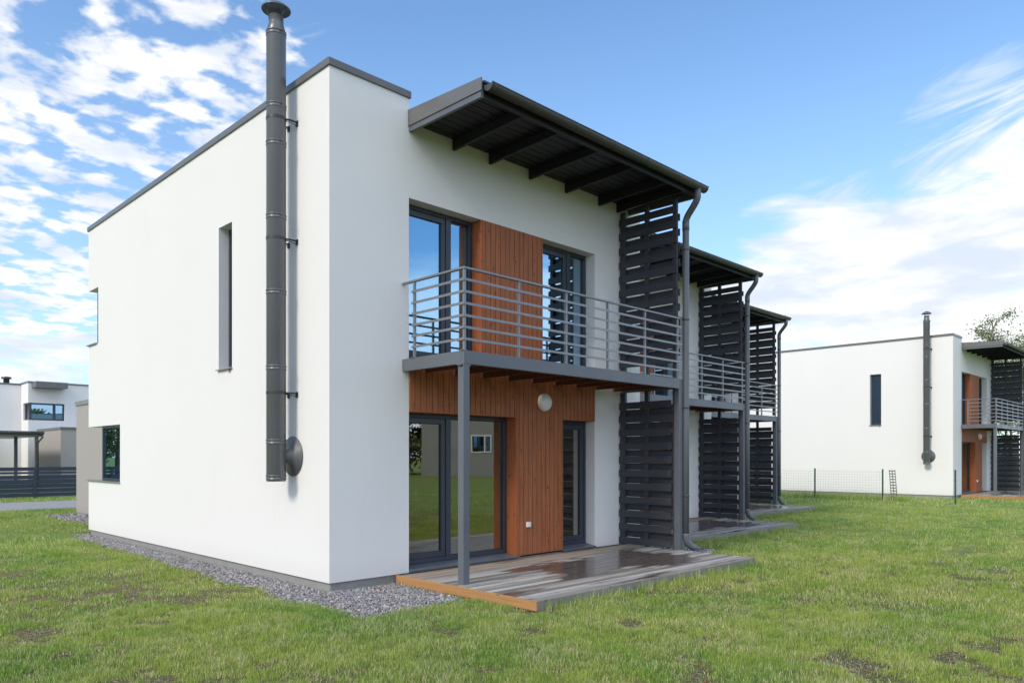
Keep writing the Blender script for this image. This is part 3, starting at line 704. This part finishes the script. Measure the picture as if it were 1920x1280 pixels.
# board fence
fe = empty('board_fence', (0, 34.3, 0)); tag(fe, 'dark blue-grey horizontal board fence beyond the road at left', 'fence')
mb = MB(); random.seed(3)
for a, b_ in ((.05, .20), (.21, .38), (.39, .56), (.57, .74), (.75, .90), (.955, 1.04), (1.075, 1.22)): mb.box(-20, 26, -.01+random.uniform(-.002, .002), .015, a, b_)
mb.build('fence_boards', 'fence_paint', fe)
for k in range(18):
    u = Xat(68, 34.3)-.05+(k-10)*2.05
    mb = MB(); mb.box(u-.05, u+.05, -.075, -.012, -.02, 1.25 if k % 2 else 1.22); mb.build('post', 'fence_paint', fe)

# ================================================================== WIRE FENCE (right)
wf = empty('wire_fence', (29.45, 9.9, 0)); tag(wf, 'low welded wire mesh fence in front of the separate white house', 'fence')
fy = [9.91, 12.45, 15.0, 17.55, 20.1]
for yy in fy:
    mb = MB(); mb.box(-.03, .03, yy-9.9-.02, yy-9.9+.02, -.02, 1.16); mb.box(-.033, .033, yy-9.9-.023, yy-9.9+.023, 1.16, 1.175); mb.build('post', 'green_post', wf)
mb = MB()
for z_ in np.arange(.06, 1.14, .10): mb.box(-.0017, .0017, .02, 10.2, z_-.0017, z_+.0017)
for v in np.arange(.02, 10.2, .10): mb.box(-.0014, .0014, v-.0014, v+.0014, .04, 1.14)
mb.build('wire_mesh', 'wire', wf)
gp = empty('fence_post', (28.95, 7.38, 0)); tag(gp, 'single green metal fence post standing alone near the separate house corner', 'post')
mb = MB(); mb.box(-.03, .03, -.022, .022, -.02, 1.17); mb.build('post_tube', 'green_post', gp, bevel=.004)
mb = MB(); mb.box(-.036, .036, -.028, .028, .80, .83); mb.box(-.033, .033, -.025, .025, 1.17, 1.185); mb.build('clamp', 'green_post', gp)
# leaning roll end of mesh
ro = empty('mesh_strip', (29.6, 9.55, 0)); tag(ro, 'leaning strip of cut wire mesh beside the fence end', 'wire mesh')
mb = MB()
for k in range(3): mb.tube([(.0, -.10+k*.10, .0), (0, -.02+k*.10, 1.15)], .013, 5)
for k in range(11):
    z_ = .06+k*.105; o_ = .08*z_/1.15
    mb.tube([(0, -.10+o_, z_), (0, .10+o_, z_)], .019, 5)
mb.build('strip', 'wire', ro)

# ================================================================== TREES
def np_mesh(name, V, F, mat, rnd=None, smooth=False):
    me = bpy.data.meshes.new(name); V = np.asarray(V, np.float32); F = np.asarray(F, np.int32)
    k = F.shape[1]
    me.vertices.add(len(V)); me.vertices.foreach_set('co', V.ravel())
    me.loops.add(F.size); me.loops.foreach_set('vertex_index', F.ravel())
    me.polygons.add(len(F)); me.polygons.foreach_set('loop_start', np.arange(0, F.size, k, dtype=np.int32)); me.polygons.foreach_set('loop_total', np.full(len(F), k, np.int32))
    if smooth: me.polygons.foreach_set('use_smooth', np.ones(len(F), bool))
    me.update(calc_edges=True)
    if rnd is not None:
        a = me.attributes.new('rnd', 'FLOAT', 'POINT'); a.data.foreach_set('value', np.asarray(rnd, np.float32))
    me.materials.append(MATS[mat]); o = bpy.data.objects.new(name, me); C.objects.link(o); return o
def tree(x, y, h, spread, nleaf, label, seed, leaf=.16, base=.3):
    rd = random.Random(seed); r_ = np.random.default_rng(seed)
    root = empty('tree', (x, y, 0)); tag(root, label, 'tree', 'trees beyond the houses')
    mb = MB(); tips = []
    tr = [Vector((0, 0, -.1))]
    for k in range(1, 9): tr.append(Vector((rd.uniform(-.12, .12)*k*.3, rd.uniform(-.12, .12)*k*.3, h*.92*k/8)))
    mb.tube(tr, [h*.017*(1-.88*k/8) for k in range(9)], 8)
    for k in range(34):
        f = base+(1-base)*.97*rd.random()**.9; i = min(7, int(f*8)); p0 = tr[i].lerp(tr[i+1], f*8-i)
        a = rd.uniform(0, 2*math.pi); ln = spread*(1.1-f*.75)*rd.uniform(.55, 1.1)
        d = Vector((math.cos(a), math.sin(a), rd.uniform(.25, .9))); pts = [p0]
        for j in range(1, 5):
            d = (d+Vector((rd.uniform(-.3, .3), rd.uniform(-.3, .3), rd.uniform(-.2, .25)))).normalized(); pts.append(pts[-1]+d*ln/4)
        mb.tube(pts, [h*.006*(1-.85*j/4)*(1.2-f*.6) for j in range(5)], 5, cap=False)
        tips += [pts[2], pts[3], pts[3], pts[4], pts[4]]
        for q in range(3):
            s0 = pts[rd.choice((2, 3))]; d2 = Vector((rd.uniform(-1, 1), rd.uniform(-1, 1), rd.uniform(-.3, .8))).normalized()*ln*.4
            mb.tube([s0, s0+d2*.5+Vector((0, 0, .05)), s0+d2], [h*.0022, h*.0016, h*.0008], 4, cap=False); tips += [s0+d2, s0+d2*.7]
    mb.build('trunk', 'bark', root)
    tp = np.array([tuple(p) for p in tips]); c = tp[r_.integers(0, len(tp), nleaf)]
    c = c+r_.normal(0, .24*spread/2.6, (nleaf, 3))*np.array([1, 1, .7])
    u = r_.normal(size=(nleaf, 3)); u /= np.linalg.norm(u, axis=1)[:, None]; v = np.cross(u, r_.normal(size=(nleaf, 3))); v /= np.linalg.norm(v, axis=1)[:, None]
    s_ = leaf*r_.uniform(.5, 1.2, (nleaf, 1))
    V = np.stack([c-u*s_*.5, c+v*s_*.32, c+u*s_*.5, c-v*s_*.32], 1).reshape(-1, 3)
    o = np_mesh('crown', V, np.arange(nleaf*4).reshape(-1, 4), 'leaf', np.repeat(r_.random(nleaf), 4)); o.parent = root
def at_px(px, d): r = (px-960)/1400*d; s = math.sqrt(.5); return (d+r)*s, (d-r)*s
tx = at_px(1862, 62); tree(tx[0], tx[1], 14.2, 4.0, 3800, 'tall loose crowned tree rising behind the separate white house', 11, .21)
tx = at_px(1812, 70); tree(tx[0], tx[1], 11.2, 2.4, 1500, 'smaller tree just clearing the flat roof of the separate house', 12, .2)
tx = at_px(1925, 58); tree(tx[0], tx[1], 12.2, 4.0, 3600, 'tree at the right edge beyond the slatted screen of the separate house', 13, .22)
tx = at_px(1895, 80); tree(tx[0], tx[1], 11.5, 4.6, 3600, 'lower tree filling the gap behind the separate house canopy', 14, .32, .15)
# trees and building behind the camera: they show in the window glass
for k, (x_, y_, hh) in enumerate(((42.2, -40.5, 9.5), (38, -41, 8), (33, -41, 9))):
    tree(x_, y_, hh, 5.0, 16000, ('tree left of the grey shed, mirrored in the glass', 'tree mirrored at the left edge of the terrace door glass', 'outermost tree of the group mirrored in the glass')[k], 30+k, .5, .04)
for k, (x_, y_, hh) in enumerate(((-9.5, 62, 15), (-13.5, 60, 13), (-6, 66, 14))):
    tree(x_, y_, hh, 5, 14000, ('tree across the road, mirrored in the low corner window', 'nearer tree mirrored in the right half of the corner window', 'farther tree mirrored in the left half of the corner window')[k], 40+k, .45, .04)
sh = empty('block_shed', (38.6, -32.9, 0), R(38)); tag(sh, 'plain grey block building mirrored in the terrace door glass', 'building')
mb = MB(); mb.box(0, 13, -9, 0, 0, 7.2); mb.build('wall', 'old_block_wall', sh)
mb = MB(); mb.box(-.2, 13.2, -9.2, .2, 7.201, 7.4); mb.build('roof', 'flashing', sh)
mb = MB(); frame_rect(mb, 4.1, 5.8, 1.96, 3.45, .11, .002, .06); mb.box(5.15, 5.27, .004, .055, 2.07, 3.34); f_ = mb.build('window', 'white_plastic', sh)
mb = MB(); mb.box(4.21, 5.69, .02, .03, 2.07, 3.34); mb.build('pane', 'window_glass', f_)

# ================================================================== GRAVEL, GRASS
def vnoise(x, y, s, seed=0):
    x = x/s+seed*17.3; y = y/s-seed*9.1; xi = np.floor(x).astype(np.int64); yi = np.floor(y).astype(np.int64); fx = x-xi; fy_ = y-yi
    def h(a, b): n = (a*374761393+b*668265263+seed*1274126177) & 0xffffffff; n = ((n ^ (n >> 13))*1274126177) & 0xffffffff; return ((n ^ (n >> 16)) & 0xffff)/65535.
    fx = fx*fx*(3-2*fx); fy_ = fy_*fy_*(3-2*fy_)
    return (h(xi, yi)*(1-fx)+h(xi+1, yi)*fx)*(1-fy_)+(h(xi, yi+1)*(1-fx)+h(xi+1, yi+1)*fx)*fy_
gravel_polys = []
def wob(k): return .05*math.sin(k*2.1)+.04*math.sin(k*5.3+1)
# around the nearest house: side strip, corner and front
side = [(4.22+wob(k*.9)+.012*k, 6.75+k*.5) for k in range(0, 22)]
poly1 = [(5.62, 6.42), (5.0, 6.42), (4.45, 6.30), (4.22, 6.40)] + side + [(4.50, 17.55), (4.84, 17.45), (4.84, 7.95), (5.76, 7.95)]
poly2 = [(5.55, 18.2), (5.45, 23.8), (6.3, 23.8), (6.17, 18.0)]
poly3 = [(10.62, 6.75), (11.25, 6.55), (11.75, 6.75), (11.85, 7.3), (11.5, 7.95), (10.62, 7.95)]
poly4 = [(11.5-.0+5.2, 8.8), (17.6, 8.9), (17.8, 9.9), (16.7, 9.95)]
def in_poly(x, y, poly):
    c = np.zeros(len(x), bool); n = len(poly)
    for i in range(n):
        (xa, ya), (xb, yb_) = poly[i], poly[(i+1) % n]
        if ya == yb_: continue
        c ^= ((ya > y) != (yb_ > y)) & (x < (xb-xa)*(y-ya)/(yb_-ya)+xa)
    return c
for k, pl in enumerate((poly1, poly2, poly3, poly4)):
    mb = MB(); mb.quad(*[(a, b_, .006) for a, b_ in pl]); tag(mb.build('gravel_bed', 'gravel_bed'), kind='structure')
ico_v = []; t_ = (1+5**.5)/2
for a, b_ in ((-1, t_), (1, t_), (-1, -t_), (1, -t_)): ico_v += [(a, b_, 0)]
for a, b_ in ((-1, t_), (1, t_), (-1, -t_), (1, -t_)): ico_v += [(0, a, b_)]
for a, b_ in ((t_, -1), (t_, 1), (-t_, -1), (-t_, 1)): ico_v += [(a, 0, b_)]
ico_v = np.array(ico_v)/math.sqrt(1+t_*t_)
ico_f = np.array([(0, 11, 5), (0, 5, 1), (0, 1, 7), (0, 7, 10), (0, 10, 11), (1, 5, 9), (5, 11, 4), (11, 10, 2), (10, 7, 6), (7, 1, 8), (3, 9, 4), (3, 4, 2), (3, 2, 6), (3, 6, 8), (3, 8, 9), (4, 9, 5), (2, 4, 11), (6, 2, 10), (8, 6, 7), (9, 8, 1)])
def pebbles(pl, dens, size):
    xs = [p[0] for p in pl]; ys = [p[1] for p in pl]; A = (max(xs)-min(xs))*(max(ys)-min(ys)); n = int(A*dens)
    x = rng.uniform(min(xs)-.04, max(xs)+.04, n); y = rng.uniform(min(ys)-.04, max(ys)+.04, n)
    x2 = x+rng.normal(0, .06, n); y2 = y+rng.normal(0, .06, n); k = in_poly(x2, y2, pl)
    k &= ~((x > 4.79) & (y > 7.90) & (x < 11.2) & (y < 17.4)); x, y = x[k], y[k]; n = len(x)
    s = size*np.exp(rng.normal(0, .42, n)); sc3 = rng.uniform(.65, 1.25, (n, 3))*s[:, None]; sc3[:, 2] *= .7
    v = ico_v[None]*(1+rng.normal(0, .13, (n, 12, 1)))*sc3[:, None, :]
    a = rng.uniform(0, 6.283, n); c_, s_ = np.cos(a), np.sin(a)
    vx = v[:, :, 0]*c_[:, None]-v[:, :, 1]*s_[:, None]; vy = v[:, :, 0]*s_[:, None]+v[:, :, 1]*c_[:, None]
    ti = rng.normal(0, .3, n); vz = v[:, :, 2]+vx*ti[:, None]
    V = np.stack([vx+x[:, None], vy+y[:, None], vz+(.010+rng.random(n)*.012)[:, None]], 2).reshape(-1, 3)
    F = (ico_f[None]+12*np.arange(n)[:, None, None]).reshape(-1, 3)
    return V, F, np.repeat(rng.random(n), 12)
Vs, Fs, Rs, off = [], [], [], 0
for pl, dn, sz in ((poly1, 3200, .0092), (poly2, 500, .02), (poly3, 900, .016), (poly4, 500, .018)):
    V, F, r0 = pebbles(pl, dn, sz); Vs.append(V); Fs.append(F+off); Rs.append(r0); off += len(V)
tag(np_mesh('gravel', np.concatenate(Vs), np.concatenate(Fs), 'pebble', np.concatenate(Rs)), 'grey mixed gravel laid along the house plinths', 'gravel', kind='stuff')

# grass blades
keep_out = []
for (hx, hy) in ((X0, Y0), (X0+PX, Y0+PY), (X0+2*PX, Y0+2*PY), (32.72, 8.42)):
    keep_out += [(hx-.01, hx+W, hy-.01, hy+L), (hx+.94, hx+5.82, hy-2.53, hy)]
keep_out.append((6.1, 11.7, 17.3, 23.4))
def blades(n, r0, r1, hgt, wid, a0, a1, bare=True, tri=False, seed=0):
    r = np.sqrt(rng.uniform(r0*r0, r1*r1, n)); a = rng.uniform(a0, a1, n)
    x = r*np.cos(a); y = r*np.sin(a)
    m = np.ones(n, bool)
    for (xa, xb, ya, yb_) in keep_out: m &= ~((x > xa) & (x < xb) & (y > ya) & (y < yb_))
    jx, jy = x+rng.normal(0, .055, n), y+rng.normal(0, .055, n)
    for pl in (poly1, poly2, poly3, poly4): m &= ~in_poly(jx, jy, pl)
    m &= ~((y > 26.7) & (y < 31.3))
    cl = vnoise(x, y, .10, 1)*.45+vnoise(x, y, .32, 2)*.35+vnoise(x, y, 1.1, 3)*.35
    patch = vnoise(x*.75+y*.65, y*.75-x*.65, .42, 5)*.46+vnoise(x, y, .17, 6)*.40+vnoise(x, y, 1.9, 7)*.26
    if bare:
        m &= rng.random(n) < np.clip((cl-.10)*2.2, .14, 1); m &= (patch > .395+rng.normal(0, .035, n)) | (rng.random(n) < .10)
    x, y, cl, patch = x[m], y[m], cl[m], patch[m]; n = len(x)
    hh = hgt*(.30+1.15*cl)*rng.uniform(.5, 1.35, n)*np.clip(.55+(patch-.3)*1.9, .5, 1.15)
    ww = wid*rng.uniform(.7, 1.3, n); az_ = rng.uniform(0, 6.283, n)
    ux, uy = np.cos(az_), np.sin(az_)
    la = rng.uniform(0, 6.283, n); le = hh*np.abs(rng.normal(0, .42, n)); lx, ly = np.cos(la)*le, np.sin(la)*le
    zb = np.zeros(n)-.004
    b0 = np.stack([x-ux*ww/2, y-uy*ww/2, zb], 1); b1 = np.stack([x+ux*ww/2, y+uy*ww/2, zb], 1)
    tip = np.stack([x+lx, y+ly, hh*np.clip(1-.25*(le/hh)**2, .5, 1)], 1)
    rn = rng.random(n)
    if tri:
        V = np.stack([b0, b1, tip], 1).reshape(-1, 3); F = np.arange(n*3).reshape(-1, 3); return V, F, np.repeat(rn, 3)
    m0 = np.stack([x-ux*ww*.4+lx*.35, y-uy*ww*.4+ly*.35, hh*.58], 1); m1 = np.stack([x+ux*ww*.4+lx*.35, y+uy*ww*.4+ly*.35, hh*.58], 1)
    V = np.stack([b0, b1, m1, m0, tip], 1).reshape(-1, 3)
    F = (np.array([(0, 1, 2), (0, 2, 3), (3, 2, 4)])[None]+5*np.arange(n)[:, None, None]).reshape(-1, 3)
    return V, F, np.repeat(rn, 5)
Vs, Fs, Rs, off = [], [], [], 0
A0, A1 = R(2), R(88)
for args in ((560000, 4.6, 9.0, .042, .0034, A0, A1, True, False), (460000, 9.0, 15.5, .045, .0048, A0, A1, True, False),
             (330000, 15.5, 28, .055, .0095, R(5), R(85), True, True), (230000, 28, 60, .07, .020, R(5), R(85), False, True),
             (60000, 8, 26, .07, .012, R(-62), R(2), True, True)):
    V, F, r0 = blades(*args); Vs.append(V); Fs.append(F+off); Rs.append(r0); off += len(V)
# longer unmown fringe along deck edges, gravel edge and the fence
def fringe(p0, p1, n, hgt, wd, spread=.07):
    f = rng.random(n); f = f[vnoise(f*6*np.hypot(p1[0]-p0[0], p1[1]-p0[1]), f*0, 1., 11) > .35]; n = len(f)
    x = p0[0]+(p1[0]-p0[0])*f+rng.normal(0, spread, n); y = p0[1]+(p1[1]-p0[1])*f+rng.normal(0, spread, n)
    m = np.ones(n, bool)
    for (xa, xb, ya, yb_) in keep_out: m &= ~((x > xa) & (x < xb) & (y > ya) & (y < yb_))
    x, y = x[m], y[m]; n = len(x); hh = hgt*rng.uniform(.4, 1.3, n); az_ = rng.uniform(0, 6.283, n); ux, uy = np.cos(az_)*wd/2, np.sin(az_)*wd/2
    la = rng.uniform(0, 6.283, n); le = hh*np.abs(rng.normal(0, .35, n))
    V = np.stack([np.stack([x-ux, y-uy, hh*0], 1), np.stack([x+ux, y+uy, hh*0], 1), np.stack([x+np.cos(la)*le, y+np.sin(la)*le, hh], 1)], 1).reshape(-1, 3)
    return V, np.arange(n*3).reshape(-1, 3), np.repeat(rng.random(n), 3)
for k in range(3):
    dx, dy = X0+k*PX, Y0+k*PY
    V, F, r0 = fringe((dx+.95, dy-2.58), (dx+5.9, dy-2.58), 1800, .13, .006, .05); Vs.append(V); Fs.append(F+off); Rs.append(r0); off += len(V)
    V, F, r0 = fringe((dx+5.86, dy-2.6), (dx+5.9, dy-1.2), 500, .10, .006, .04); Vs.append(V); Fs.append(F+off); Rs.append(r0); off += len(V)
V, F, r0 = fringe((29.4, 9.0), (29.4, 17), 2500, .30, .014, .12); Vs.append(V); Fs.append(F+off); Rs.append(r0); off += len(V)
for (wx, wy) in ((5.02, 7.80), (5.62, 7.72), (4.62, 8.9), (4.5, 6.75), (5.3, 6.7), (4.55, 12.4), (5.5, 5.35), (6.6, 5.3)):
    V, F, r0 = fringe((wx, wy), (wx+.02, wy), 60, .10, .006, .025); Vs.append(V); Fs.append(F+off); Rs.append(r0); off += len(V)
V, F, r0 = fringe((11.6, 7.2), (13.5, 8.2), 1200, .14, .006, .25); Vs.append(V); Fs.append(F+off); Rs.append(r0); off += len(V)
tag(np_mesh('grass', np.concatenate(Vs), np.concatenate(Fs), 'grass_blade', np.concatenate(Rs)), 'short patchy lawn grass around the houses', 'grass', kind='stuff')
# fallen leaves and dead stalks lying in the thin spots
n = 42000; r = np.sqrt(rng.uniform(4.6**2, 19**2, n)); a = rng.uniform(A0, A1, n); x = r*np.cos(a); y = r*np.sin(a)
patch = vnoise(x*.75+y*.65, y*.75-x*.65, .42, 5)*.46+vnoise(x, y, .17, 6)*.40+vnoise(x, y, 1.9, 7)*.26
m = (patch < .435+rng.normal(0, .03, n)) | (rng.random(n) < .045)
for (xa, xb, ya, yb_) in keep_out: m &= ~((x > xa) & (x < xb) & (y > ya) & (y < yb_))
for pl in (poly1, poly2, poly3, poly4): m &= ~in_poly(x, y, pl)
x, y = x[m], y[m]; n = len(x); a = rng.uniform(0, 6.283, n); leafy = rng.random(n) < .3
sl_ = np.where(leafy, rng.uniform(.010, .022, n), rng.uniform(.02, .06, n)); sw = np.where(leafy, sl_*.6, .0035)
cx, cy = np.cos(a), np.sin(a); zz_ = np.where(leafy, rng.uniform(.006, .022, n), rng.uniform(.004, .014, n)); ti = rng.normal(0, .35, n)
def pt(du, dv): return np.stack([x+cx*du-cy*dv, y+cy*du+cx*dv, zz_+du*ti*.5+np.abs(dv)*.5], 1)
V = np.stack([pt(-sl_, 0*sw), pt(sl_*.1, -sw), pt(sl_, 0*sw), pt(sl_*.1, sw)], 1).reshape(-1, 3)
tag(np_mesh('leaf_litter', V, np.arange(n*4).reshape(-1, 4), 'dead_leaf', np.repeat(np.where(leafy, rng.random(n)*.5, .5+rng.random(n)*.5), 4)), 'dead brown leaves and straw lying in the thin patches of lawn', 'leaf litter', kind='stuff')
print('grass tris', sum(len(f) for f in Fs))
